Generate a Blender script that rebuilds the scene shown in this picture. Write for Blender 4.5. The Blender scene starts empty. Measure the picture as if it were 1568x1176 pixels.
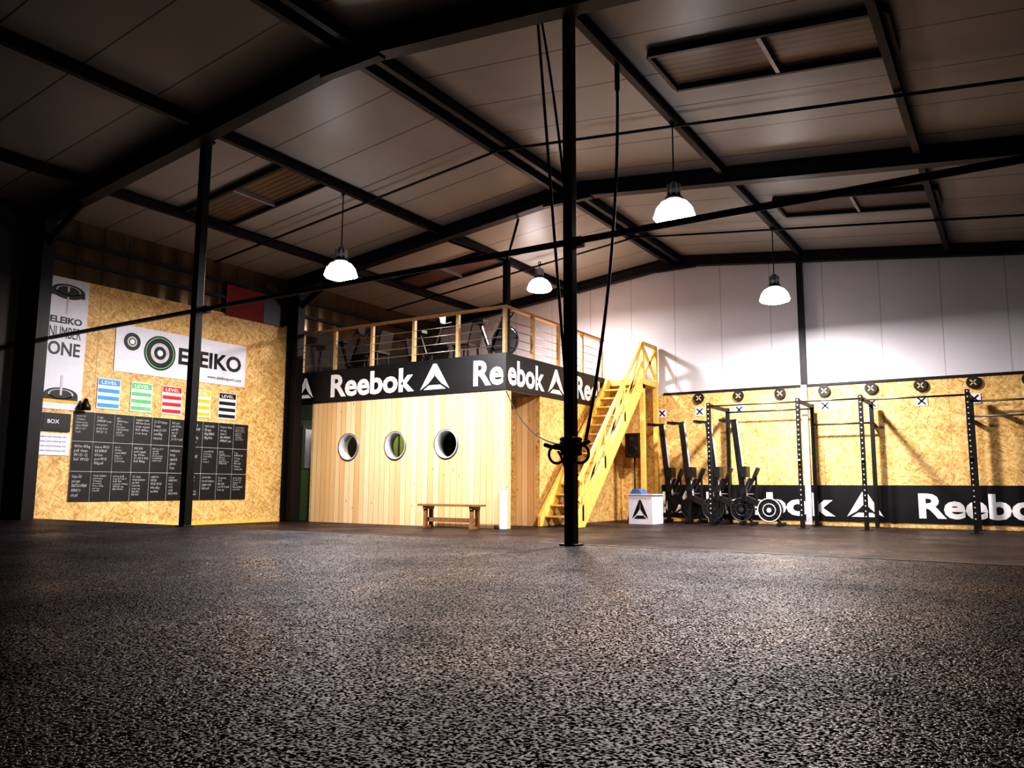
import bpy, math, random
from mathutils import Vector, Matrix
random.seed(4)
S=bpy.context.scene
try:
    S.view_settings.view_transform='Standard'
    S.view_settings.look='High Contrast'
except Exception as e: print('LOOK',e)

# ------------------------------------------------------------------ materials
def newmat(name):
    m=bpy.data.materials.new(name); m.use_nodes=True
    nt=m.node_tree; b=nt.nodes.get('Principled BSDF'); return m,nt,b
def N(nt,t,**kw):
    n=nt.nodes.new(t)
    for k,v in kw.items(): setattr(n,k,v)
    return n
def plain(name,col,rough=.5,metal=0.,emit=0.,noise=.12,nscale=9.):
    m,nt,b=newmat(name)
    b.inputs['Roughness'].default_value=rough; b.inputs['Metallic'].default_value=metal
    if emit:
        b.inputs['Emission Color'].default_value=(*col,1); b.inputs['Emission Strength'].default_value=emit
        b.inputs['Base Color'].default_value=(*col,1); return m
    tc=N(nt,'ShaderNodeTexCoord'); no=N(nt,'ShaderNodeTexNoise'); no.inputs['Scale'].default_value=nscale
    no.inputs['Detail'].default_value=4
    nt.links.new(tc.outputs['Object'],no.inputs['Vector'])
    r=N(nt,'ShaderNodeValToRGB')
    r.color_ramp.elements[0].position=.3; r.color_ramp.elements[1].position=.7
    r.color_ramp.elements[0].color=(*[c*(1-noise) for c in col],1)
    r.color_ramp.elements[1].color=(*[min(1,c*(1+noise)) for c in col],1)
    nt.links.new(no.outputs['Fac'],r.inputs['Fac']); nt.links.new(r.outputs['Color'],b.inputs['Base Color'])
    return m
def mth(nt,op,a,b_=None):
    n=N(nt,'ShaderNodeMath',operation=op)
    for i,v in enumerate((a,b_)):
        if v is None: continue
        if isinstance(v,(int,float)): n.inputs[i].default_value=v
        else: nt.links.new(v,n.inputs[i])
    return n.outputs[0]
def osb(name,dark=(.50,.28,.09),mid=(.74,.47,.17),light=(.93,.69,.34)):
    m,nt,b=newmat(name); b.inputs['Roughness'].default_value=.55
    tc=N(nt,'ShaderNodeTexCoord'); sp=N(nt,'ShaderNodeSeparateXYZ'); nt.links.new(tc.outputs['Object'],sp.inputs[0])
    u=mth(nt,'ADD',sp.outputs['X'],sp.outputs['Y'])
    cb=N(nt,'ShaderNodeCombineXYZ'); nt.links.new(u,cb.inputs[0]); nt.links.new(sp.outputs['Z'],cb.inputs[1])
    fac=[]
    for ang,sc in ((.5,(9,28,1)),(2.2,(11,30,1))):
        m1=N(nt,'ShaderNodeMapping'); m1.inputs['Rotation'].default_value=(0,0,ang); nt.links.new(cb.outputs[0],m1.inputs[0])
        m2=N(nt,'ShaderNodeMapping'); m2.inputs['Scale'].default_value=sc; nt.links.new(m1.outputs[0],m2.inputs[0])
        v=N(nt,'ShaderNodeTexVoronoi'); v.inputs['Scale'].default_value=1.; nt.links.new(m2.outputs[0],v.inputs['Vector'])
        s=N(nt,'ShaderNodeSeparateColor'); nt.links.new(v.outputs['Color'],s.inputs[0]); fac.append(s.outputs[0])
    no=N(nt,'ShaderNodeTexNoise'); no.inputs['Scale'].default_value=9; nt.links.new(cb.outputs[0],no.inputs['Vector'])
    st=mth(nt,'GREATER_THAN',no.outputs['Fac'],.5)
    mx=N(nt,'ShaderNodeMix'); nt.links.new(st,mx.inputs[0]); nt.links.new(fac[0],mx.inputs[2]); nt.links.new(fac[1],mx.inputs[3])
    n2=N(nt,'ShaderNodeTexNoise'); n2.inputs['Scale'].default_value=2.2; n2.inputs['Detail'].default_value=6; nt.links.new(cb.outputs[0],n2.inputs['Vector'])
    f=mth(nt,'ADD',mth(nt,'MULTIPLY',mx.outputs[0],.55),mth(nt,'MULTIPLY',n2.outputs['Fac'],.45))
    r=N(nt,'ShaderNodeValToRGB'); e=r.color_ramp.elements
    e[0].position=.18; e[0].color=(*dark,1); e[1].position=.85; e[1].color=(*light,1)
    k=e.new(.42); k.color=(*mid,1)
    nt.links.new(f,r.inputs['Fac'])
    jt=mth(nt,'LESS_THAN',mth(nt,'FRACT',mth(nt,'DIVIDE',u,1.22)),.007)
    vm=N(nt,'ShaderNodeVectorMath',operation='SCALE'); nt.links.new(r.outputs['Color'],vm.inputs[0])
    nt.links.new(mth(nt,'SUBTRACT',1.,mth(nt,'MULTIPLY',jt,.5)),vm.inputs['Scale'])
    nt.links.new(vm.outputs[0],b.inputs['Base Color'])
    return m
def lined(name,col,axis,period,width=.02,dark=.35,rough=.5,metal=0.,ribs=0.,noise=.1):
    m,nt,b=newmat(name); b.inputs['Roughness'].default_value=rough; b.inputs['Metallic'].default_value=metal
    tc=N(nt,'ShaderNodeTexCoord'); sp=N(nt,'ShaderNodeSeparateXYZ'); nt.links.new(tc.outputs['Object'],sp.inputs[0])
    a=sp.outputs[axis]
    fr=mth(nt,'FRACT',mth(nt,'DIVIDE',a,period))
    ln=mth(nt,'LESS_THAN',fr,width/period)
    no=N(nt,'ShaderNodeTexNoise'); no.inputs['Scale'].default_value=1.3; no.inputs['Detail'].default_value=5
    nt.links.new(tc.outputs['Object'],no.inputs['Vector'])
    k=mth(nt,'ADD',1-noise,mth(nt,'MULTIPLY',no.outputs['Fac'],2*noise))
    k=mth(nt,'MULTIPLY',k,mth(nt,'SUBTRACT',1.,mth(nt,'MULTIPLY',ln,1-dark)))
    vm=N(nt,'ShaderNodeVectorMath',operation='SCALE'); vm.inputs[0].default_value=col; nt.links.new(k,vm.inputs['Scale'])
    nt.links.new(vm.outputs[0],b.inputs['Base Color'])
    if ribs:
        w=mth(nt,'SINE',mth(nt,'MULTIPLY',a,6.2832/ribs))
        bp=N(nt,'ShaderNodeBump'); bp.inputs['Strength'].default_value=.6; bp.inputs['Distance'].default_value=.02
        nt.links.new(w,bp.inputs['Height']); nt.links.new(bp.outputs[0],b.inputs['Normal'])
    return m
def planks(name,period=.145,c1=(.74,.47,.22),c2=(.96,.76,.48)):
    m,nt,b=newmat(name); b.inputs['Roughness'].default_value=.5
    tc=N(nt,'ShaderNodeTexCoord'); sp=N(nt,'ShaderNodeSeparateXYZ'); nt.links.new(tc.outputs['Object'],sp.inputs[0])
    u=mth(nt,'DIVIDE',mth(nt,'ADD',sp.outputs['X'],sp.outputs['Y']),period)
    idx=mth(nt,'FLOOR',u); fr=mth(nt,'FRACT',u)
    wn=N(nt,'ShaderNodeTexWhiteNoise',noise_dimensions='1D'); nt.links.new(idx,wn.inputs['W'])
    cb=N(nt,'ShaderNodeCombineXYZ'); nt.links.new(mth(nt,'MULTIPLY',u,3.),cb.inputs[0]); nt.links.new(mth(nt,'MULTIPLY',sp.outputs['Z'],.8),cb.inputs[1])
    nt.links.new(mth(nt,'MULTIPLY',idx,3.7),cb.inputs[2])
    no=N(nt,'ShaderNodeTexNoise'); no.inputs['Scale'].default_value=1.6; no.inputs['Detail'].default_value=5; nt.links.new(cb.outputs[0],no.inputs['Vector'])
    f=mth(nt,'ADD',mth(nt,'MULTIPLY',wn.outputs['Value'],.6),mth(nt,'MULTIPLY',no.outputs['Fac'],.5))
    r=N(nt,'ShaderNodeValToRGB'); r.color_ramp.elements[0].position=.15;r.color_ramp.elements[1].position=.85
    r.color_ramp.elements[0].color=(*c1,1); r.color_ramp.elements[1].color=(*c2,1); nt.links.new(f,r.inputs['Fac'])
    cb2=N(nt,'ShaderNodeCombineXYZ'); nt.links.new(u,cb2.inputs[0]); nt.links.new(mth(nt,'MULTIPLY',sp.outputs['Z'],3.2),cb2.inputs[1])
    vo=N(nt,'ShaderNodeTexVoronoi'); vo.inputs['Scale'].default_value=.75; nt.links.new(cb2.outputs[0],vo.inputs['Vector'])
    kn=mth(nt,'LESS_THAN',vo.outputs['Distance'],.065)
    seam=mth(nt,'LESS_THAN',fr,.06)
    k=mth(nt,'MULTIPLY',mth(nt,'SUBTRACT',1.,mth(nt,'MULTIPLY',kn,.6)),mth(nt,'SUBTRACT',1.,mth(nt,'MULTIPLY',seam,.6)))
    vm=N(nt,'ShaderNodeVectorMath',operation='SCALE'); nt.links.new(r.outputs['Color'],vm.inputs[0]); nt.links.new(k,vm.inputs['Scale'])
    nt.links.new(vm.outputs[0],b.inputs['Base Color']); return m
def rubber(name,col=(.013,.010,.013)):
    m,nt,b=newmat(name)
    tc=N(nt,'ShaderNodeTexCoord')
    n1=N(nt,'ShaderNodeTexNoise'); n1.inputs['Scale'].default_value=110; n1.inputs['Detail'].default_value=2; nt.links.new(tc.outputs['Object'],n1.inputs['Vector'])
    n2=N(nt,'ShaderNodeTexNoise'); n2.inputs['Scale'].default_value=.9; n2.inputs['Detail'].default_value=7; n2.inputs['Roughness'].default_value=.6; nt.links.new(tc.outputs['Object'],n2.inputs['Vector'])
    br=N(nt,'ShaderNodeTexBrick'); br.inputs['Scale'].default_value=1.; br.inputs['Mortar Size'].default_value=.005
    br.inputs['Brick Width'].default_value=10.; br.inputs['Row Height'].default_value=1.25; br.inputs['Mortar Smooth'].default_value=0
    nt.links.new(tc.outputs['Object'],br.inputs['Vector'])
    wear=N(nt,'ShaderNodeMapRange'); wear.inputs[1].default_value=.36; wear.inputs[2].default_value=.64; wear.inputs[3].default_value=.35; wear.inputs[4].default_value=1.
    nt.links.new(n2.outputs['Fac'],wear.inputs[0])
    k=mth(nt,'ADD',.5,wear.outputs[0])
    k=mth(nt,'MULTIPLY',k,mth(nt,'ADD',.3,mth(nt,'MULTIPLY',n1.outputs['Fac'],1.4)))
    seam=mth(nt,'SUBTRACT',1.,mth(nt,'MULTIPLY',br.outputs['Fac'],.75))
    k=mth(nt,'MULTIPLY',k,seam)
    vm=N(nt,'ShaderNodeVectorMath',operation='SCALE'); vm.inputs[0].default_value=col; nt.links.new(k,vm.inputs['Scale'])
    nt.links.new(vm.outputs[0],b.inputs['Base Color'])
    nt.links.new(mth(nt,'SUBTRACT',.46,mth(nt,'MULTIPLY',wear.outputs[0],.22)),b.inputs['Roughness'])
    gr=N(nt,'ShaderNodeMapRange'); gr.inputs[1].default_value=.47; gr.inputs[2].default_value=.66; gr.inputs[3].default_value=.0; gr.inputs[4].default_value=1.
    nt.links.new(n1.outputs['Fac'],gr.inputs[0])
    nt.links.new(mth(nt,'MULTIPLY',mth(nt,'MULTIPLY',gr.outputs[0],wear.outputs[0]),seam),b.inputs['Specular IOR Level'])
    b.inputs['Specular Tint'].default_value=(.95,.86,1.,1)
    h=mth(nt,'SUBTRACT',n1.outputs['Fac'],mth(nt,'MULTIPLY',br.outputs['Fac'],.5))
    bp=N(nt,'ShaderNodeBump'); bp.inputs['Strength'].default_value=.85; bp.inputs['Distance'].default_value=.010
    nt.links.new(h,bp.inputs['Height']); nt.links.new(bp.outputs[0],b.inputs['Normal'])
    return m

M_osb=osb('osb_board'); M_plank=planks('spruce_planks')
M_ceil=lined('ceiling_panels',(.33,.315,.295),1,1.0,.024,.22,.42)
M_rib=lined('ribbed_cladding',(.13,.085,.045),1,.5,.03,.6,.22,.5,ribs=.5)
M_clad=lined('white_cladding',(.66,.64,.68),0,1.15,.02,.7,.5)
M_darkwall=lined('dark_cladding',(.04,.035,.03),1,.5,.02,.5,.6)
M_darkwall2=lined('dark_cladding_x',(.04,.035,.03),0,.5,.02,.5,.6)
M_rub=rubber('rubber_floor'); M_rub2=rubber('rubber_floor_lower',(.03,.023,.022))
M_steel=plain('black_steel',(.009,.008,.008),.5,.2)
M_black=plain('black_plastic',(.012,.012,.013),.4)
M_gray=plain('grey_metal',(.30,.30,.32),.4,.6)
M_dgray=plain('dark_grey_metal',(.08,.08,.09),.4,.6)
M_lgray=plain('light_grey_paint',(.6,.6,.62),.5)
M_white=plain('white_vinyl',(.80,.80,.88),.5,noise=.03)
M_text=plain('white_print',(.92,.92,.92),.5,noise=.02)
M_ban=plain('black_banner',(.010,.010,.012),.45,noise=.2)
M_bt=plain('black_print',(.012,.012,.012),.5)
M_yel=plain('yellow_pine',(.90,.60,.17),.45,noise=.15,nscale=14)
M_pine=plain('pale_pine',(.66,.44,.21),.5,noise=.15,nscale=14)
M_brown=plain('brown_wood',(.28,.15,.07),.5,noise=.25,nscale=12)
M_green=plain('green_paint',(.28,.36,.11),.6)
M_dgreen=plain('dark_green_paint',(.045,.07,.03),.6)
M_red=plain('red_fabric',(.20,.012,.010),.7); M_blue=plain('blue_vinyl',(.07,.16,.4),.45)
M_cred=plain('red_print',(.7,.03,.03),.5); M_cblue=plain('blue_print',(.05,.35,.75),.5)
M_cgreen=plain('green_print',(.15,.55,.2),.5); M_cyel=plain('yellow_print',(.85,.55,.03),.5)
M_chalk=plain('chalk',(.6,.6,.6),.8); M_slate=plain('slate',(.013,.014,.016),.5)
M_sky=lined('skylight_polycarbonate',(.13,.08,.05),1,.12,.04,.4,.35)
M_rope=plain('black_rope',(.02,.018,.018),.8); M_cable=plain('steel_cable',(.5,.5,.5),.3,.8)
M_glow=plain('lamp_glass',(1,.96,1),.3,emit=60.); M_bell=plain('prismatic_reflector',(1,.95,.99),.3,emit=13.)

# ------------------------------------------------------------------ mesh builder
_tc={}
def text_data(body,offset=.0,res=3):
    key=(body,offset)
    if key in _tc: return _tc[key]
    cu=bpy.data.curves.new('t','FONT'); cu.body=body; cu.size=1; cu.offset=offset; cu.resolution_u=res; cu.fill_mode='BOTH'
    ob=bpy.data.objects.new('t',cu); S.collection.objects.link(ob)
    dg=bpy.context.evaluated_depsgraph_get(); me=bpy.data.meshes.new_from_object(ob.evaluated_get(dg))
    vs=[tuple(v.co) for v in me.vertices]; fs=[tuple(p.vertices) for p in me.polygons]
    bpy.data.objects.remove(ob); bpy.data.curves.remove(cu); bpy.data.meshes.remove(me)
    _tc[key]=(vs,fs); return _tc[key]
class B:
    def __init__(s): s.v=[];s.f=[];s.m=[];s.sm=[];s.mats=[]
    def mi(s,mat):
        if mat not in s.mats: s.mats.append(mat)
        return s.mats.index(mat)
    def raw(s,vs,fs,mat,smooth=False):
        o=len(s.v); s.v+= [tuple(v) for v in vs]; i=s.mi(mat)
        for f in fs: s.f.append(tuple(a+o for a in f)); s.m.append(i); s.sm.append(smooth)
        return s
    def box(s,x0,x1,y0,y1,z0,z1,mat):
        vs=[(x,y,z) for x in (x0,x1) for y in (y0,y1) for z in (z0,z1)]
        return s.raw(vs,[(0,1,3,2),(4,6,7,5),(0,4,5,1),(2,3,7,6),(0,2,6,4),(1,5,7,3)],mat)
    def beam(s,p,q,w,h,mat,up=(0,0,1)):
        p=Vector(p);q=Vector(q);d=(q-p).normalized();up=Vector(up)
        if abs(d.dot(up))>.99: up=Vector((0,1,0))
        r=d.cross(up).normalized();u=r.cross(d)
        vs=[]
        for c in (p,q):
            for a,b_ in ((-1,-1),(1,-1),(1,1),(-1,1)): vs.append(c+r*a*w/2+u*b_*h/2)
        return s.raw(vs,[(3,2,1,0),(4,5,6,7),(0,1,5,4),(1,2,6,5),(2,3,7,6),(3,0,4,7)],mat)
    def ibeam(s,p,q,w,h,mat,up=(0,0,1),t=.018):
        p=Vector(p);q=Vector(q);d=(q-p).normalized();upv=Vector(up)
        if abs(d.dot(upv))>.99: upv=Vector((0,1,0))
        r=d.cross(upv).normalized();u=r.cross(d)
        s.beam(p+u*(h/2-t/2),q+u*(h/2-t/2),w,t,mat,up); s.beam(p-u*(h/2-t/2),q-u*(h/2-t/2),w,t,mat,up)
        return s.beam(p,q,t,h-2*t,mat,up)
    def cyl(s,p,q,r,mat,n=16,r2=None):
        p=Vector(p);q=Vector(q);d=(q-p).normalized();r2=r if r2 is None else r2
        a=Vector((0,0,1)) if abs(d.z)<.9 else Vector((1,0,0))
        x=d.cross(a).normalized();y=d.cross(x)
        vs=[]
        for c,rr in ((p,r),(q,r2)):
            for i in range(n):
                t=2*math.pi*i/n; vs.append(c+x*math.cos(t)*rr+y*math.sin(t)*rr)
        s.raw(vs,[(i,(i+1)%n,n+(i+1)%n,n+i) for i in range(n)],mat,True)
        o=len(s.v)-2*n; i_=s.mi(mat)
        s.f.append(tuple(o+i for i in range(n))[::-1]); s.m.append(i_); s.sm.append(False)
        s.f.append(tuple(o+n+i for i in range(n))); s.m.append(i_); s.sm.append(False)
        return s
    def lathe(s,c,prof,mat,n=28,axis='z'):
        c=Vector(c);vs=[]
        for r,h in prof:
            for i in range(n):
                t=2*math.pi*i/n; a,b_=r*math.cos(t),r*math.sin(t)
                vs.append(c+(Vector((a,b_,h)) if axis=='z' else Vector((a,h,b_)) if axis=='y' else Vector((h,a,b_))))
        fs=[(k*n+i,k*n+(i+1)%n,(k+1)*n+(i+1)%n,(k+1)*n+i) for k in range(len(prof)-1) for i in range(n)]
        return s.raw(vs,fs,mat,True)
    def torus(s,c,R,r,mat,axis='y',n=28,m=8):
        return s.lathe(c,[(R+r*math.cos(2*math.pi*k/m),r*math.sin(2*math.pi*k/m)) for k in range(m+1)],mat,n,axis)
    def tube(s,pts,r,mat,n=8):
        pts=[Vector(p) for p in pts];vs=[]
        for k,p in enumerate(pts):
            d=(pts[min(k+1,len(pts)-1)]-pts[max(k-1,0)]).normalized()
            a=Vector((0,0,1)) if abs(d.z)<.9 else Vector((1,0,0))
            if k: a=x0
            x=(a-d*a.dot(d)).normalized() if k else d.cross(a).normalized()
            x0=x; y=d.cross(x)
            for i in range(n):
                t=2*math.pi*i/n; vs.append(p+x*math.cos(t)*r+y*math.sin(t)*r)
        fs=[(k*n+i,k*n+(i+1)%n,(k+1)*n+(i+1)%n,(k+1)*n+i) for k in range(len(pts)-1) for i in range(n)]
        fs.append(tuple(range(n))[::-1]); fs.append(tuple((len(pts)-1)*n+i for i in range(n)))
        return s.raw(vs,fs,mat,True)
    def flat(s,o,u,w,pts,mat):
        o=Vector(o);u=Vector(u);w=Vector(w)
        return s.raw([o+u*a+w*b_ for a,b_ in pts],[tuple(range(len(pts)))],mat)
    def disc(s,o,u,w,R,mat,n=28,r=0):
        if r==0: return s.flat(o,u,w,[(R*math.cos(2*math.pi*i/n),R*math.sin(2*math.pi*i/n)) for i in range(n)],mat)
        o=Vector(o);u=Vector(u);w=Vector(w)
        vs=[o+u*rr*math.cos(2*math.pi*i/n)+w*rr*math.sin(2*math.pi*i/n) for rr in (R,r) for i in range(n)]
        return s.raw(vs,[(i,(i+1)%n,n+(i+1)%n,n+i) for i in range(n)],mat)
    def text(s,body,o,u,w,width,height,mat,offset=.0,capnorm=None,res=3):
        vs,fs=text_data(body,offset,res)
        xs=[v[0] for v in vs];ys=[v[1] for v in vs]
        sx=width/(max(xs)-min(xs))
        y0=min(ys) if capnorm is None else 0
        sy=height/(max(ys)-min(ys)) if capnorm is None else height/capnorm
        o=Vector(o);u=Vector(u);w=Vector(w)
        return s.raw([o+u*(v[0]-min(xs))*sx+w*(v[1]-y0)*sy for v in vs],fs,mat)
    def done(s,name,bevel=0,parent=None,center=True):
        c=Vector((0,0,0))
        if center:
            mn=[min(v[i] for v in s.v) for i in range(3)];mx=[max(v[i] for v in s.v) for i in range(3)]
            c=Vector(((mn[0]+mx[0])/2,(mn[1]+mx[1])/2,mn[2]))
        me=bpy.data.meshes.new(name); me.from_pydata([tuple(Vector(v)-c) for v in s.v],[],s.f)
        for m in s.mats: me.materials.append(m)
        for p,i,k in zip(me.polygons,s.m,s.sm): p.material_index=i; p.use_smooth=k
        me.update(); ob=bpy.data.objects.new(name,me); ob.location=c; S.collection.objects.link(ob)
        if bevel:
            b=ob.modifiers.new('bevel','BEVEL'); b.width=bevel; b.segments=2; b.limit_method='ANGLE'
        return ob
U_X=(1,0,0);U_Y=(0,1,0);U_Z=(0,0,1)

# ------------------------------------------------------------------ dimensions
XL=-14.1; XR=2.3; YB=18.2; YF=-4.0; XRID=-6.75; ZR=6.38; SL=.112
MY=12.8; MX=-8.3; FZ=.23; PY=7.0
def zc(x): return ZR-SL*abs(x-XRID)

# ------------------------------------------------------------------ shell
B().box(XL-.2,XR+.2,YF-.2,YB+.2,-.15,0,M_rub2).done('floor',center=False)
b=B().box(XL,XR,YF,PY+.14,.002,FZ,M_rub); b.done('floor_platform',center=False)
B().box(-4.2,XR,PY+.14,PY+.155,.01,FZ+.004,M_lgray).done('trim_platform_edge')
b=B()
for x0,x1 in ((XL-.2,XRID),(XRID,XR+.2)):
    t=.12; vs=[(x,y,zc(x)+d) for x in (x0,x1) for y in (YF-.2,YB+.2) for d in (0,t)]
    b.raw(vs,[(0,1,3,2),(4,6,7,5),(0,4,5,1),(2,3,7,6),(0,2,6,4),(1,5,7,3)],M_ceil)
b.done('ceiling',center=False)
b=B(); b.box(XL-.2,XL,PY-.1,MY+.05,0,4.45,M_osb); b.box(XL-.2,XL-.04,PY-.1,YB,4.45,zc(XL),M_rib)
b.box(XL-.2,XL,YF,PY-.1,0,zc(XL),M_darkwall); b.box(XL-.2,XL,MY+.05,YB,0,4.45,M_darkwall)
b.done('wall_left',center=False)
b=B(); b.box(XL,XR,YB,YB+.2,0,3.03,M_osb)
vs=[];ring=[(XL,3.03),(XR,3.03),(XR,zc(XR)),(XRID,ZR),(XL,zc(XL))]
for yy in (YB+.02,YB+.2): vs+=[(x,yy,z) for x,z in ring]
b.raw(vs,[(0,1,2,3,4),(9,8,7,6,5)]+[(i,5+i,5+(i+1)%5,(i+1)%5) for i in range(5)],M_clad)
b.done('wall_back',center=False)
B().box(XR,XR+.2,YF,YB,0,zc(XR),M_darkwall).done('wall_right',center=False)
vs=[];ring=[(XL,0),(XR,0),(XR,zc(XR)),(XRID,ZR),(XL,zc(XL))]
for yy in (YF-.2,YF): vs+=[(x,yy,z) for x,z in ring]
B().raw(vs,[(4,3,2,1,0),(5,6,7,8,9)]+[(i,(i+1)%5,5+(i+1)%5,5+i) for i in range(5)],M_darkwall2).done('wall_front',center=False)
B().box(-7.2,XR,YB-.03,YB-.001,3.02,3.07,M_steel).done('trim_back_wall')
B().box(XL+.003,XL+.025,PY+.2,MY-.02,.002,.07,M_yel).done('baseboard_left')

# ------------------------------------------------------------------ steel structure
for i,y in enumerate((1.2,6.82,12.5,17.98)):
    b=B(); d=(.3,.3,.27,.24)[i]; w=.2 if i<3 else .16
    z0=FZ if y<PY+.1 else 0
    for x0,x1 in ((XL+.02,XRID),(XR-.02,XRID)):
        b.ibeam((x0,y,zc(x0)-.01-d/2),(x1,y,zc(x1)-.01-d/2),w,d,M_steel)
        sx=1 if x1>x0 else -1
        xx=x0+sx*.2
        if i!=3:
            b.ibeam((xx,y,z0),(xx,y,zc(xx)-.05),.2,.34,M_steel,up=(1,0,0))
            b.beam((xx,y,zc(xx)-.75),(xx+sx*1.1,y,zc(xx+sx*1.1)-.3),.04,.14,M_steel)
    b.beam((XRID-.5,y,ZR-d-.05),(XRID+.5,y,ZR-d-.05),.12,.08,M_steel)
    b.done('portal_frame')
b=B()
for x in (-12.45,-9.65,-3.8,-.95,1.4):
    b.ibeam((x,YF,zc(x)-.09),(x,YB-.02,zc(x)-.09),.09,.17,M_steel)
for dx in (-.14,.14): b.ibeam((XRID+dx,YF,ZR-.11),(XRID+dx,YB-.02,ZR-.11),.09,.17,M_steel)
b.done('roof_purlins')
b=B()
for y in (10.18,15.51):
    b.tube([(XL+.3,y,zc(XL+.3)-.2),(XRID,y,ZR-.2),(XR-.1,y,zc(XR)-.2)],.022,M_steel)
b.done('conduit_rails')
b=B()
for z in (4.75,5.1): b.box(XL-.035,XL+.03,PY,MY+5,z,z+.07,M_steel)
b.done('trim_wall_rails')
for x0,x1,y0,y1 in ((-3.45,-.85,8.45,9.35),(-3.45,-.85,14.2,15.1),(-12.35,-9.8,8.45,9.35),(-12.35,-9.8,14.2,15.1)):
    b=B(); xm=(x0+x1)/2
    def q(xa,xb,ya,yb,o,mat,t=.05): b.beam((xa,(ya+yb)/2,zc(xa)-o),(xb,(ya+yb)/2,zc(xb)-o),yb-ya,t,mat)
    q(x0,x1,y0,y1,.018,M_sky,.02)
    q(x0,x1,y0-.05,y0,.05,M_steel,.09); q(x0,x1,y1,y1+.05,.05,M_steel,.09)
    for xx in (x0,xm,x1): q(xx-.025,xx+.025,y0,y1,.05,M_steel if xx!=xm else M_gray,.08)
    b.done('skylight')
PX=[-9.84,-3.76]
for x,hw in zip(PX,(.06,.052)):
    b=B(); b.box(x-hw,x+hw,PY-hw,PY+hw,FZ,zc(x)-.2,M_steel)
    b.box(x-.09,x+.09,PY-.09,PY+.09,FZ,FZ+.015,M_steel)
    b.box(x-.09,x+.09,PY-.09,PY+.09,zc(x)-.22,zc(x)-.18,M_steel); b.done('steel_pole',.004)
b=B(); b.cyl((XL+.05,PY+.135,3.33),(XR-.02,PY+.135,3.36),.034,M_steel)
for x in PX: b.box(x-.08,x+.08,PY+.095,PY+.175,3.28,3.38,M_steel)
b.done('cross_bar')
b=B(); b.ibeam((-8.42,13.0,3.35),(-8.42,13.0,5.3),.11,.11,M_steel,up=(1,0,0)); b.cyl((-8.42,13.0,5.28),(-9.6,12.6,5.8),.025,M_steel,10); b.cyl((-8.42,13.0,5.28),(-7.9,12.6,5.95),.025,M_steel,10); b.done('mezzanine_column')
b=B(); x=-3.9
b.box(x-.06,x+.06,YB-.12,YB-.03,0,3.05,M_lgray); b.box(x-.06,x+.06,YB-.12,YB-.0,3.05,5.85,M_steel); b.box(x-.1,x+.1,YB-.14,YB-.02,0,.02,M_gray)
b.done('wall_column')

# ------------------------------------------------------------------ delta logo
def delta(b,o,u,w,W,H,mat):
    for pts in ([(0,0),(.44,1),(.485,.52),(.27,.22)],[(1,0),(.73,.22),(.515,.52),(.56,1)],[(.12,0),(.88,0),(.69,.17),(.31,.17)],[(.44,1),(.56,1),(.5,.55)]):
        b.flat(o,u,w,[(p[0]*W,p[1]*H) for p in pts],mat)
CN=.69; OFF=.034
# ------------------------------------------------------------------ mezzanine
b=B()
b.box(XL+.003,MX,MY,YB-.003,3.2,3.34,M_brown)
b.box(XL+.003,MX-.0,MY,MY+.1,2.665,3.38,M_pine); b.box(MX-.1,MX,MY+.1,YB-.003,2.665,3.38,M_pine)
for y in (14.2,15.6,17): b.box(XL+.003,MX-.1,y,y+.08,3.0,3.2,M_pine)
b.done('mezzanine_deck',center=False)
b=B().box(-13.5,MX,MY,MY+.1,0,2.66,M_plank); fw=b.done('wall_mezzanine_front',center=False)
PH=(-12.4,-11.06,-9.72); PZ=1.645; PR=.285
for x in PH:
    cu=B().cyl((x,MY-.3,PZ),(x,MY+.4,PZ),PR,M_plank,48).done('cut',center=False)
    md=fw.modifiers.new('c','BOOLEAN'); md.object=cu; md.operation='DIFFERENCE'; md.solver='EXACT'
    dg=bpy.context.evaluated_depsgraph_get(); me=bpy.data.meshes.new_from_object(fw.evaluated_get(dg))
    fw.modifiers.clear(); fw.data=me; bpy.data.objects.remove(cu)
for x in PH:
    b=B(); b.lathe((x,MY,PZ),[(PR-.002,-.02),(PR+.02,-.02),(PR+.02,-.001),(PR-.002,-.001)],M_gray,40,'y')
    b.lathe((x,MY,PZ),[(PR-.002,-.02),(PR-.002,.24),(PR-.02,.24),(PR-.02,-.02),(PR-.002,-.02)],M_lgray,40,'y')
    b.done('window_porthole')
b=B(); b.box(MX-.1,MX,14.1,YB,0,2.66,M_osb); b.box(MX-.1,MX,MY+.1,MY+.2,0,2.66,M_plank)
b.box(MX-.7,MX-.6,MY+.1,14.1,0,2.66,M_osb); b.box(MX-.6,MX-.1,14.1,14.2,0,2.66,M_plank)
b.done('wall_mezzanine_side',center=False)
b=B(); b.box(MX-.597,MX-.58,13.2,13.75,1.3,1.95,M_black)
for k in range(6): b.box(MX-.58,MX-.577,13.26,13.6+.02*k,1.38+.09*k,1.41+.09*k,M_chalk)
b.done('notice_board')
b=B(); b.box(XL,MX-.1,15.2,15.3,0,2.66,M_green); b.box(-10.7,-10.6,MY+.1,15.2,0,2.66,M_dgreen)
for k in range(14): b.box(-13.9+k*.22,-13.87+k*.22,15.17,15.2,0,2.3,M_dgreen)
b.done('wall_changing_room',center=False)
b=B(); b.box(-13.56,-13.5,MY,MY+.1,0,2.66,M_pine); b.box(XL+.002,-13.56,MY+.002,MY+.09,2.3,2.66,M_dgreen); b.done('trim_door')
b=B(); b.box(XL+.05,XL+.1,MY+.15,13.7,.01,2.2,M_dgreen); b.box(XL+.1,XL+.13,MY+.2,13.65,1.2,2.1,M_gray); b.cyl((XL+.1,13.6,1.05),(XL+.18,13.6,1.05),.02,M_gray); b.done('door_1')
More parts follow.
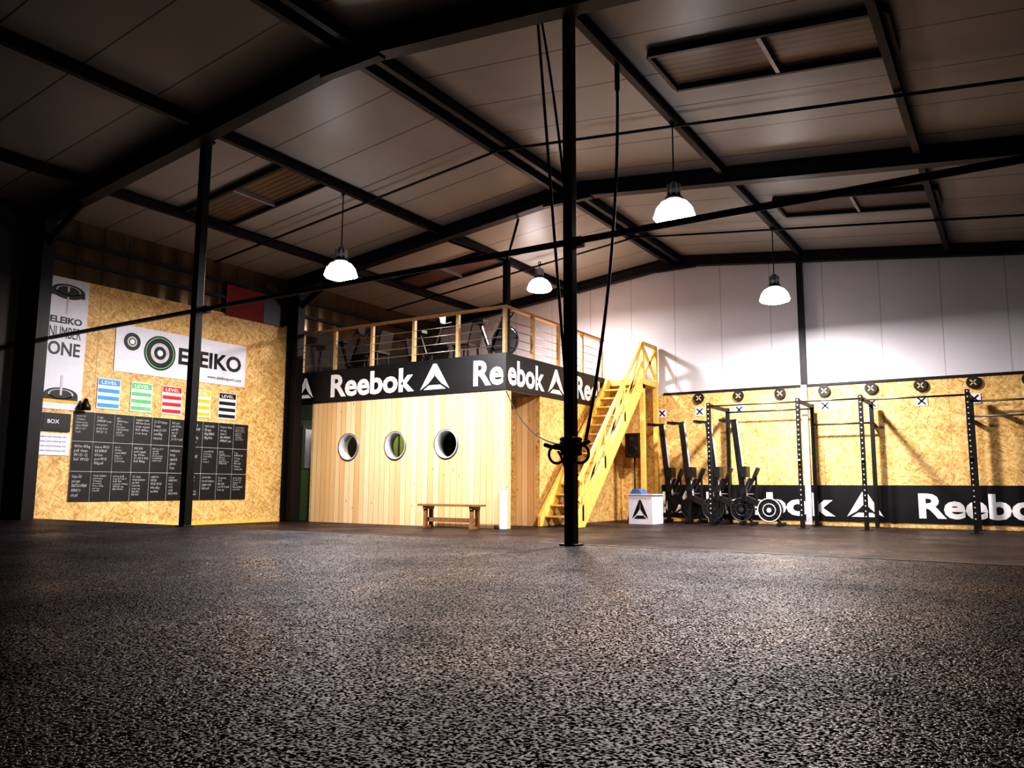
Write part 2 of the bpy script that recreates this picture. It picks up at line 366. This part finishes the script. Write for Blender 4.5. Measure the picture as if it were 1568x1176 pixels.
b=B(); b.box(MX-.03,MX+.07,MY-.13,MY-.03,.002,.74,M_white); b.box(MX-.035,MX+.075,MY-.135,MY-.025,.74,.76,M_lgray); b.done('white_storage_bin',.006)
b=B(); o=MY-.02
b.box(XL+.01,MX+.02,o-.005,o+.015,2.66,3.39,M_ban); b.box(MX+.001,MX+.02,o+.015,17.15,2.66,3.39,M_ban)
yy=o-.009; z=2.79; H=.47
delta(b,(-14.05,yy,z),U_X,U_Z,.52,H,M_text)
b.text('Reebok',(-12.98,yy,z),U_X,U_Z,2.42,H,M_text,OFF,CN)
delta(b,(-10.4,yy,z-.02),U_X,U_Z,.76,.53,M_text)
b.text('Re',(-9.05,yy,z),U_X,U_Z,.72,H,M_text,OFF,CN)
xx=MX+.024
b.text('ebok',(xx,12.84,z),U_Y,U_Z,1.42,H,M_text,OFF,CN)
delta(b,(xx,14.4,z-.02),U_Y,U_Z,.72,.53,M_text)
b.text('Reeb',(xx,15.65,z),U_Y,U_Z,1.45,H,M_text,OFF,CN)
b.done('mezzanine_banner')
b=B(); ZT=4.3
for x in (-14.0,-12.95,-11.83,-10.65,-9.5,-8.36): b.box(x-.035,x+.035,MY+.02,MY+.09,3.385,ZT,M_pine)
b.box(XL+.02,MX,MY+.0,MY+.115,ZT,ZT+.045,M_pine)
for z in (3.55,3.72,3.89,4.06): b.cyl((XL+.03,MY+.055,z),(MX-.05,MY+.055,z),.009,M_cable,8)
b.done('mezzanine_railing')
b=B()
for y in (13.9,15.0,16.1,17.1): b.box(MX-.09,MX-.02,y-.035,y+.035,3.385,ZT,M_pine)
b.box(MX-.12,MX,MY+.12,17.2,ZT,ZT+.045,M_pine)
for z in (3.55,3.72,3.89,4.06): b.cyl((MX-.055,MY+.26,z),(MX-.055,17.1,z),.009,M_cable,8)
b.done('balustrade')
# stairs
b=B(); y0,y1=14.0,17.2; x0,x1=-8.2,-7.35; n=15
for x in (x0,x1):
    b.raw([(x+dx,y,z) for dx in (-.03,.03) for y,z in ((y0-.1,.01),(y0+.2,.01),(y1,3.05),(y1,3.34),(y1-.12,3.34),(y0-.1,.22))],
      [(0,1,2,3,4,5),(11,10,9,8,7,6)]+[(i,6+i,6+(i+1)%6,(i+1)%6) for i in range(6)],M_yel)
for k in range(1,n):
    z=3.3*k/n; y=y0+(y1-y0)*k/n
    b.box(x0+.03,x1-.03,y-.12,y+.12,z-.035,z,M_yel)
b.box(MX+.022,x1+.03,y1,YB-.05,3.2,3.34,M_yel)
b.box(x1-.06,x1+.04,YB-.2,YB-.1,0,4.2,M_yel); b.box(x1-.06,x1+.04,y1+.0,y1+.1,3.1,4.2,M_yel)
b.box(x1-.06,x1+.04,y1,y1+.1,0,3.2,M_yel)
b.box(x1-.05,x1+.03,y1,YB-.1,4.15,4.22,M_yel)
b.beam((x1,y1+.08,3.4),(x1,YB-.15,4.1),.04,.08,M_yel); b.beam((x1,y1+.08,4.1),(x1,YB-.15,3.4),.04,.08,M_yel)
for x in (x1,):
    for t in (.04,.36,.68):
        y=y0+(y1-y0)*t; z=3.3*t
        b.box(x-.03,x+.03,y-.035,y+.035,z,z+.92,M_yel)
    b.beam((x,y0,.9),(x,y1+.05,4.18),.05,.09,M_yel); b.beam((x,y0,.5),(x,y1+.05,3.75),.03,.08,M_yel)
    for t in (.04,.36,.68):
        ya=y0+(y1-y0)*t; yb=y0+(y1-y0)*(t+.32); b.beam((x,ya,3.3*t+.15),(x,yb,3.3*(t+.32)+.85),.03,.07,M_yel)
b.done('wooden_staircase')

# ------------------------------------------------------------------ left wall displays
W0=XL+.004
b=B(); ya,yb=7.66,11.45; za,zb=.5,2.1; b.box(W0,W0+.01,ya,yb,za,zb,M_chalk)
nc=10; cw=(yb-ya)/nc; rh=(zb-za)/3
words='10 RX AMRAP 5x5 SNATCH 12 run 400m WOD burpee 21-15-9 clean jerk row box squat 85kg pull up KB press 3 rounds'.split()
for c in range(nc):
    for r in range(3):
        g=.006
        b.box(W0+.01,W0+.018,ya+c*cw+g,ya+(c+1)*cw-g,za+r*rh+g,za+(r+1)*rh-g,M_slate)
        body='\n'.join(' '.join(random.choice(words) for _ in range(2))[:13] for _ in range(random.choice((4,5,6,7))))
        hh=rh*.78*random.uniform(.6,1)
        b.text(body,(W0+.0195,ya+c*cw+.04,za+(r+1)*rh-.06-hh),U_Y,U_Z,cw*random.uniform(.55,.78),hh,M_chalk,0,None,1)
b.done('training_chalkboard')
for (y,mt) in ((8.27,M_cblue),(8.92,M_cgreen),(9.57,M_cred),(10.25,M_cyel),(10.88,M_bt)):
    b=B(); w=.44; b.box(W0,W0+.01,y-w/2,y+w/2,2.18,2.74,M_white)
    for k in range(4):
        b.box(W0+.01,W0+.013,y-w/2+.015,y+w/2-.015,2.21+k*.135,2.21+k*.135+(.07 if k<3 else .11),mt)
    b.text('LEVEL',(W0+.0145,y-.15,2.635),U_Y,U_Z,.3,.06,M_text,.01)
    b.done('class_schedule_poster')
b=B(); ya,yb,za,zb=8.33,11.3,2.9,3.8; b.box(W0,W0+.01,ya,yb,za,zb,M_white)
x=W0+.013; zc0=3.36
b.disc((x,8.66,3.5),U_Y,U_Z,.17,M_bt); b.disc((x+.001,8.66,3.5),U_Y,U_Z,.10,M_lgray,r=.07); b.disc((x+.002,8.66,3.5),U_Y,U_Z,.05,M_text)
b.disc((x,9.25,zc0),U_Y,U_Z,.34,M_bt,36); b.disc((x+.001,9.25,zc0),U_Y,U_Z,.31,M_cgreen,36,r=.29); b.disc((x+.002,9.25,zc0),U_Y,U_Z,.20,M_lgray,32,r=.13); b.disc((x+.003,9.25,zc0),U_Y,U_Z,.06,M_text)
b.text('ELEIKO',(x,9.66,3.2),U_Y,U_Z,1.52,.34,M_bt,.03)
b.text('www.eleikosport.com',(x,10.35,2.98),U_Y,U_Z,.85,.09,M_bt,.01)
b.done('sponsor_banner')
b=B(); ya,yb=7.03,7.77; b.box(W0,W0+.01,ya,yb,2.1,4.44,M_white); ym=(ya+yb)/2
for (zz,h,mt) in ((4.2,.16,M_bt),(2.35,.2,M_bt)):
    b.disc((x,ym,zz),U_Y,(0,0,.45),.3,mt,30); b.disc((x+.001,ym,zz+.02),U_Y,(0,0,.4),.22,M_lgray,30,r=.19); b.box(x,x+.001,ym-.3,ym+.3,zz-.09,zz,mt)
    b.box(x,x+.002,ym-.02,ym+.02,zz,zz+.35 if zz<3 else zz+.1,M_lgray)
b.box(x+.002,x+.003,ym-.3,ym+.3,2.22,2.27,M_cyel)
b.box(x,x+.001,ym-.015,ym+.015,3.8,4.12,M_lgray)
b.text('ELEIKO',(x,ym-.28,3.62),U_Y,U_Z,.56,.12,M_bt,.03); b.text('NUMBER',(x,ym-.28,3.36),U_Y,U_Z,.56,.2,M_bt,0); b.text('ONE',(x,ym-.28,3.05),U_Y,U_Z,.56,.24,M_bt,.02)
b.done('vertical_banner')
b=B(); b.box(W0,W0+.03,7.1,7.6,1.72,2.03,M_bt); b.box(W0+.03,W0+.034,7.13,7.57,1.75,2.0,M_slate); b.text('BOX',(W0+.036,7.2,1.85),U_Y,U_Z,.2,.07,M_text,.01); b.done('framed_sign')
b=B(); b.box(W0,W0+.01,7.05,7.62,1.3,1.68,M_white)
for k in range(4): b.text('rules and training info',(W0+.012,7.1,1.36+k*.08),U_Y,U_Z,.46,.035,M_bt,0)
b.done('paper_notice')
b=B(); b.box(XL+.035,XL+.04,10.7,12.3,4.4,5.08,M_red); b.box(XL+.041,XL+.045,11.7,12.3,4.4,5.08,M_ban); b.cyl((XL+.04,10.65,5.1),(XL+.04,12.35,5.1),.015,M_steel,8); b.done('hanging_flag')
b=B(); b.lathe((XL+.11,7.8,2.12),[(.0,0),(.09,0),(.085,.08),(.05,.14),(.03,.2),(0,.21)],M_black,16); b.done('wall_bell')

# ------------------------------------------------------------------ back wall graphics
b=B(); b.box(-7.3,XR-.02,YB-.02,YB-.003,.1,.86,M_ban); y=YB-.024; z=.22; H=.46
b.text('k',(-7.28,y,z),U_X,U_Z,.26,H,M_text,OFF,CN); delta(b,(-6.98,y,z-.02),U_X,U_Z,.62,.52,M_text)
b.text('Reebok',(-6.2,y,z),U_X,U_Z,2.82,H,M_text,OFF,CN); delta(b,(-3.15,y,z-.02),U_X,U_Z,.72,.52,M_text)
b.text('Reebok',(-1.78,y,z),U_X,U_Z,2.5,H,M_text,OFF,CN); delta(b,(1.0,y,z-.02),U_X,U_Z,.72,.52,M_text)
b.done('wall_banner')
for k in range(9):
    x=-7.25+.94*k
    b=B()
    if k>0:
        b.cyl((x,YB-.065,2.9),(x,YB-.035,2.9),.125,M_bt,24); b.cyl((x,YB-.035,2.9),(x,YB-.004,2.9),.03,M_bt,12)
        for a in (.785,-.785):
            dx=.075*math.cos(a);dz=.075*math.sin(a); b.beam((x-dx,YB-.068,2.9-dz),(x+dx,YB-.068,2.9+dz),.004,.025,M_pine)
    if k!=3:
        b.box(x-.11,x+.11,YB-.014,YB-.004,2.48,2.68,M_white)
        for a in (.785,-.785):
            dx=.1*math.cos(a);dz=.1*math.sin(a); b.beam((x-dx,YB-.018,2.58-dz),(x+dx,YB-.018,2.58+dz),.004,.03,M_bt)
    b.done('wall_ball_target')

# ------------------------------------------------------------------ pull up rig
b=B(); fx=(-5.56,-3.71,-2.53,-.72,1.1); fy,by,hz=16.6,17.92,2.6
for x in fx:
    for y in (fy,by):
        b.box(x-.038,x+.038,y-.038,y+.038,.0,hz,M_steel); b.box(x-.1,x+.1,y-.1,y+.1,0,.012,M_steel)
        if y==fy:
            for k in range(24): b.box(x-.012,x+.012,y-.0395,y-.038,.25+k*.1,.275+k*.1,M_lgray)
    b.box(x-.03,x+.03,fy,by,hz-.09,hz-.02,M_steel)
    b.box(x-.03,x+.03,by,YB-.02,hz-.5,hz-.44,M_steel)
for xa,xb,z in ((-5.56,-3.71,2.53),(-3.71,-2.53,2.53),(-2.53,-.72,2.5),(-.72,1.1,2.1)):
    b.cyl((xa,fy,z),(xb,fy,z),.018,M_dgray,10)
for xa,xb,z in ((-5.56,-3.71,2.5),(-3.71,-2.53,2.15),(-.72,1.1,2.5)): b.cyl((xa,by,z),(xb,by,z),.02,M_dgray,10)
for x in fx[:4]: b.beam((x,fy-.1,1.35),(x,fy-.03,1.3),.05,.04,M_black)
b.done('pull_up_rig')

# ------------------------------------------------------------------ rowing machines stored upright
def rower(ox,oy,last=False):
    b=B(); f=lambda a,z,d=0:(ox+a,oy+d,z)
    b.beam(f(.08,.5),f(-.1,2.28),.07,.12,M_black,up=(1,0,0)); b.beam(f(.145,.6),f(-.03,2.25),.05,.025,M_lgray,up=(1,0,0))  # black rail; light grey strip along one side paints in its bright highlight
    b.beam(f(-.08,2.24),f(-.34,2.27),.06,.06,M_black); b.beam(f(-.34,2.26,-.2),f(-.34,2.26,.2),.06,.06,M_black)
    b.box(ox+.06,ox+.18,oy-.14,oy+.14,1.02,1.25,M_black)
    for d in (-.13,.13): b.beam(f(.12,.72,d),f(.26,1.0,d),.12,.04,M_black)
    b.beam(f(.05,.6),f(.6,.36),.12,.16,M_black,up=(0,1,0))
    c=f(.62,.33); ring=M_lgray if last else M_dgray
    b.cyl((c[0],oy-.09,c[2]),(c[0],oy+.09,c[2]),.25,M_black,28); b.torus((c[0],oy-.09,c[2]),.24,.014,ring); b.torus((c[0],oy-.092,c[2]),.13,.012,ring); b.cyl((c[0],oy-.11,c[2]),(c[0],oy-.09,c[2]),.05,ring)
    for k in range(10):
        t=k*.6283; b.beam((c[0]+.06*math.cos(t),oy-.094,c[2]+.06*math.sin(t)),(c[0]+.23*math.cos(t),oy-.094,c[2]+.23*math.sin(t)),.01,.012,M_dgray,up=(0,1,0))
    b.beam(f(.62,.3),f(.84,.04),.06,.05,M_black); b.beam(f(.84,.04,-.28),f(.84,.04,.28),.06,.06,M_black)
    b.beam(f(.08,.55),f(.04,.04),.08,.06,M_black,up=(0,1,0)); b.beam(f(.04,.04,-.2),f(.04,.04,.2),.06,.06,M_black)
    b.beam(f(.35,.5),f(.34,1.02),.04,.04,M_black,up=(0,1,0)); b.beam(f(.30,1.0),f(.40,1.22),.18,.05,M_black,up=(1,0,0))
    b.cyl(f(.22,.66,-.22),f(.22,.66,.22),.016,M_gray,10)
    b.done('rowing_machine')
for k,(ox,oy) in enumerate(((-6.95,17.62),(-6.37,17.38),(-5.72,17.3),(-5.12,17.24))): rower(ox,oy,k==3)

# ------------------------------------------------------------------ bench
b=B(); xa,xb,ya,yb=-9.95,-8.55,12.2,12.52
b.box(xa,xb,ya,ya+.15,.42,.46,M_brown); b.box(xa,xb,ya+.17,yb,.42,.46,M_brown)
for x in (xa+.12,xb-.18):
    b.box(x,x+.07,ya+.02,yb-.02,.36,.42,M_brown); b.box(x,x+.07,ya+.02,yb-.02,0,.05,M_brown)
    for y in (ya+.04,yb-.1): b.box(x,x+.07,y,y+.06,.05,.36,M_brown)
b.beam((xa+.15,(ya+yb)/2,.16),(xb-.15,(ya+yb)/2,.16),.04,.08,M_brown); b.done('wooden_bench',.004)
b=B(); x,y=-7.8,17.75
b.box(x-.17,x+.17,y-.16,y+.16,1.5,2.08,M_black); b.cyl((x,y-.165,1.67),(x,y-.16,1.67),.12,M_steel,24); b.torus((x,y-.166,1.67),.125,.008,M_dgray); b.cyl((x,y-.165,1.95),(x,y-.16,1.95),.05,M_dgray,16)
b.cyl((x,y,.35),(x,y,1.5),.018,M_black)
for k in range(3):
    t=k*2.094+.4; b.cyl((x,y,.75),(x+.35*math.cos(t),y+.35*math.sin(t),.012),.012,M_black,8)
b.done('loudspeaker')
b=B(); b.box(-7.28,-6.72,16.2,16.8,0,.62,M_white); b.box(-7.3,-6.7,16.18,16.82,.62,.65,M_lgray)
b.raw([(x,y,z) for y in (16.25,16.6) for x,z in ((-7.27,.652),(-6.98,.652),(-7.06,.76),(-7.2,.76))],[(0,1,2,3),(7,6,5,4),(0,4,5,1),(1,5,6,2),(2,6,7,3),(3,7,4,0)],M_blue)
delta(b,(-7.2,16.197,.12),U_X,U_Z,.38,.4,M_bt); b.done('white_plyometric_box',.005)

# ------------------------------------------------------------------ bikes and chairs on the mezzanine
def bike(ox,oy,big=False):
    b=B(); z0=3.345; f=lambda a,z,d=0:(ox+a,oy+d,z0+z)
    b.beam(f(-.5,.03),f(.5,.03),.06,.05,M_black)
    for a in (-.5,.5): b.beam(f(a,.03,-.25),f(a,.03,.25),.06,.05,M_black)
    R=.32 if big else .24
    b.cyl(f(.32,.1+R,-.03),f(.32,.1+R,.03),R-.02,M_black,24); b.torus(f(.32,.1+R),R,.015,M_dgray)
    b.beam(f(-.1,.03),f(.3,.95),.06,.06,M_black,up=(0,1,0)); b.beam(f(0,.1),f(-.3,.85),.05,.05,M_black,up=(0,1,0))
    b.box(ox-.44,ox-.16,oy-.1,oy+.1,z0+.85,z0+.92,M_black)
    b.tube([f(.3,.95,-.22),f(.42,1.08,-.22),f(.28,1.0,0),f(.42,1.08,.22),f(.3,.95,.22)],.016,M_black)
    b.box(ox+.3,ox+.34,oy-.12,oy+.12,z0+1.02,z0+1.2,M_black); b.cyl(f(0,.3,-.12),f(0,.3,.12),.06,M_dgray)
    b.done('exercise_bike')
def chair(ox,oy,s=1):
    b=B(); z0=3.345
    for dx in (-.2,.2):
        for dy in (-.2,.2): b.beam((ox+dx,oy+dy,z0),(ox+dx*.9,oy+dy*.9,z0+.45),.03,.03,M_black)
    b.box(ox-.22,ox+.22,oy-.22,oy+.22,z0+.45,z0+.49,M_black)
    b.beam((ox+s*.2,oy,z0+.48),(ox+s*.33,oy,z0+.95),.42,.03,M_black,up=(1,0,0))
    b.done('chair')
for ox,oy,bg in ((-13.3,13.7,0),(-9.1,13.5,1),(-10.9,13.7,0)): bike(ox,oy,bg)
for ox,oy,s in ((-12.3,13.5,1),(-11.8,14.5,-1),(-9.98,13.8,1)): chair(ox,oy,s)
b=B(); b.beam((-9.6,14.5,3.8),(-9.45,14.5,4.35),.03,.5,M_white,up=(1,0,0)); b.beam((-9.6,14.6,3.35),(-9.6,14.55,3.85),.04,.04,M_black); b.box(-9.8,-9.4,14.4,14.8,3.345,3.37,M_black); b.done('flipchart')

# ------------------------------------------------------------------ lamps
def lamp(x,y,zb,power):
    b=B(); zt=zc(x)-.18; k_=1.08
    b.cyl((x,y,zb+.48),(x,y,zt),.01,M_steel,8); b.torus((x,y,zt+.01),.035,.01,M_steel,'y',12)
    b.cyl((x,y,zb+.28),(x,y,zb+.46),.085,M_gray,20); b.cyl((x,y,zb+.46),(x,y,zb+.5),.05,M_gray,20); b.cyl((x,y,zb+.24),(x,y,zb+.28),.12,M_black,20)
    for k in range(8):
        t=k*.785; b.beam((x+.09*math.cos(t),y+.09*math.sin(t),zb+.29),(x+.09*math.cos(t),y+.09*math.sin(t),zb+.46),.01,.04,M_gray)
    b.lathe((x,y,zb),[(r*k_,h) for r,h in ((.09,.24),(.17,.2),(.23,.12),(.26,.02),(.265,.0))],M_bell,32)
    b.lathe((x,y,zb),[(r*k_,h) for r,h in ((.265,.0),(.245,-.03),(.18,-.055),(.1,-.07),(.0,-.075))],M_glow,32)
    ob=b.done('pendant_lamp')
    l=bpy.data.lights.new('lamp_beam','AREA'); l.energy=power; l.color=(1,.94,.93); l.shape='DISK'; l.size=.4
    o=bpy.data.objects.new('lamp_beam',l); o.location=(x,y,zb-.085); S.collection.objects.link(o)
    o.parent=ob; o.matrix_parent_inverse=Matrix.Translation(ob.location).inverted()
lamp(-3.8,10.12,4.5,460); lamp(-9.68,9.67,4.40,460); lamp(-3.8,15.45,4.42,450); lamp(-9.1,15.45,5.33,270)
b=B(); loc=(-12.6,14.2,2.4); b.lathe((loc[0],loc[1],2.45),[(.12,.2),(.12,.1),(.1,.06),(0,.05)],M_glow,20); ob=b.done('ceiling_light')
l=bpy.data.lights.new('changing_room_light','POINT'); l.energy=11; l.color=(1,.95,.7); l.shadow_soft_size=.1
o=bpy.data.objects.new('changing_room_light',l); o.location=loc; S.collection.objects.link(o); o.parent=ob; o.matrix_parent_inverse=Matrix.Translation(ob.location).inverted()

# ------------------------------------------------------------------ ropes on centre pole
def curve(p,q,sag,n=20,axis=(0,0,-1)):
    p=Vector(p);q=Vector(q);a=Vector(axis)
    return [p.lerp(q,t/n)+a*sag*4*(t/n)*(1-t/n) for t in range(n+1)]
px=PX[1]
b=B(); b.tube(curve((-4.32,7.3,zc(-4.3)-.05),(px-.05,PY+.09,1.2),.0),.016,M_rope); b.tube(curve((-4.27,7.3,zc(-4.3)-.05),(px-.02,PY+.12,1.2),.12,axis=(1,0,0)),.014,M_rope)
b.tube(curve((-3.8,8.3,zc(-3.8)-.15),(px+.1,PY+.1,1.2),.25,axis=(0,1,-.2)),.018,M_rope); b.cyl((-3.8,8.3,zc(-3.8)-.5),(-3.8,8.3,zc(-3.8)-.18),.03,M_rope,10)
for dz in (0,.035,-.035,.07,-.07): b.torus((px,PY,1.2+dz),.095,.02,M_rope,'z',20)
for dx in (-.13,.2): b.torus((px+dx*.8,PY-.1,1.12),.09,.014,M_rope,'y',20)
b.tube(curve((px-.26,PY-.07,1.22),(px+.27,PY-.12,1.24),.05),.022,M_rope)
b.tube(curve((px-.08,PY-.12,1.15),(px-.02,PY-.1,.75),.05,axis=(1,0,0)),.012,M_rope)
b.tube(curve((MX+.05,MY-.05,2.62),(px-.1,PY+.1,1.22),.25),.009,M_rope)
b.done('climbing_ropes')

# ------------------------------------------------------------------ world + camera
w=bpy.data.worlds.new('World'); S.world=w; w.use_nodes=True
w.node_tree.nodes['Background'].inputs[0].default_value=(.5,.55,.7,1); w.node_tree.nodes['Background'].inputs[1].default_value=.002
cam=bpy.data.cameras.new('camera'); co=bpy.data.objects.new('camera',cam); S.collection.objects.link(co); S.camera=co
cam.sensor_width=36; cam.lens=36*1215/1568
co.matrix_world=Matrix.Translation((0,0,.8))@Matrix.Rotation(math.radians(32.5),4,'Z')@Matrix.Rotation(math.radians(97.36),4,'X')@Matrix.Rotation(math.radians(.26),4,'Z')
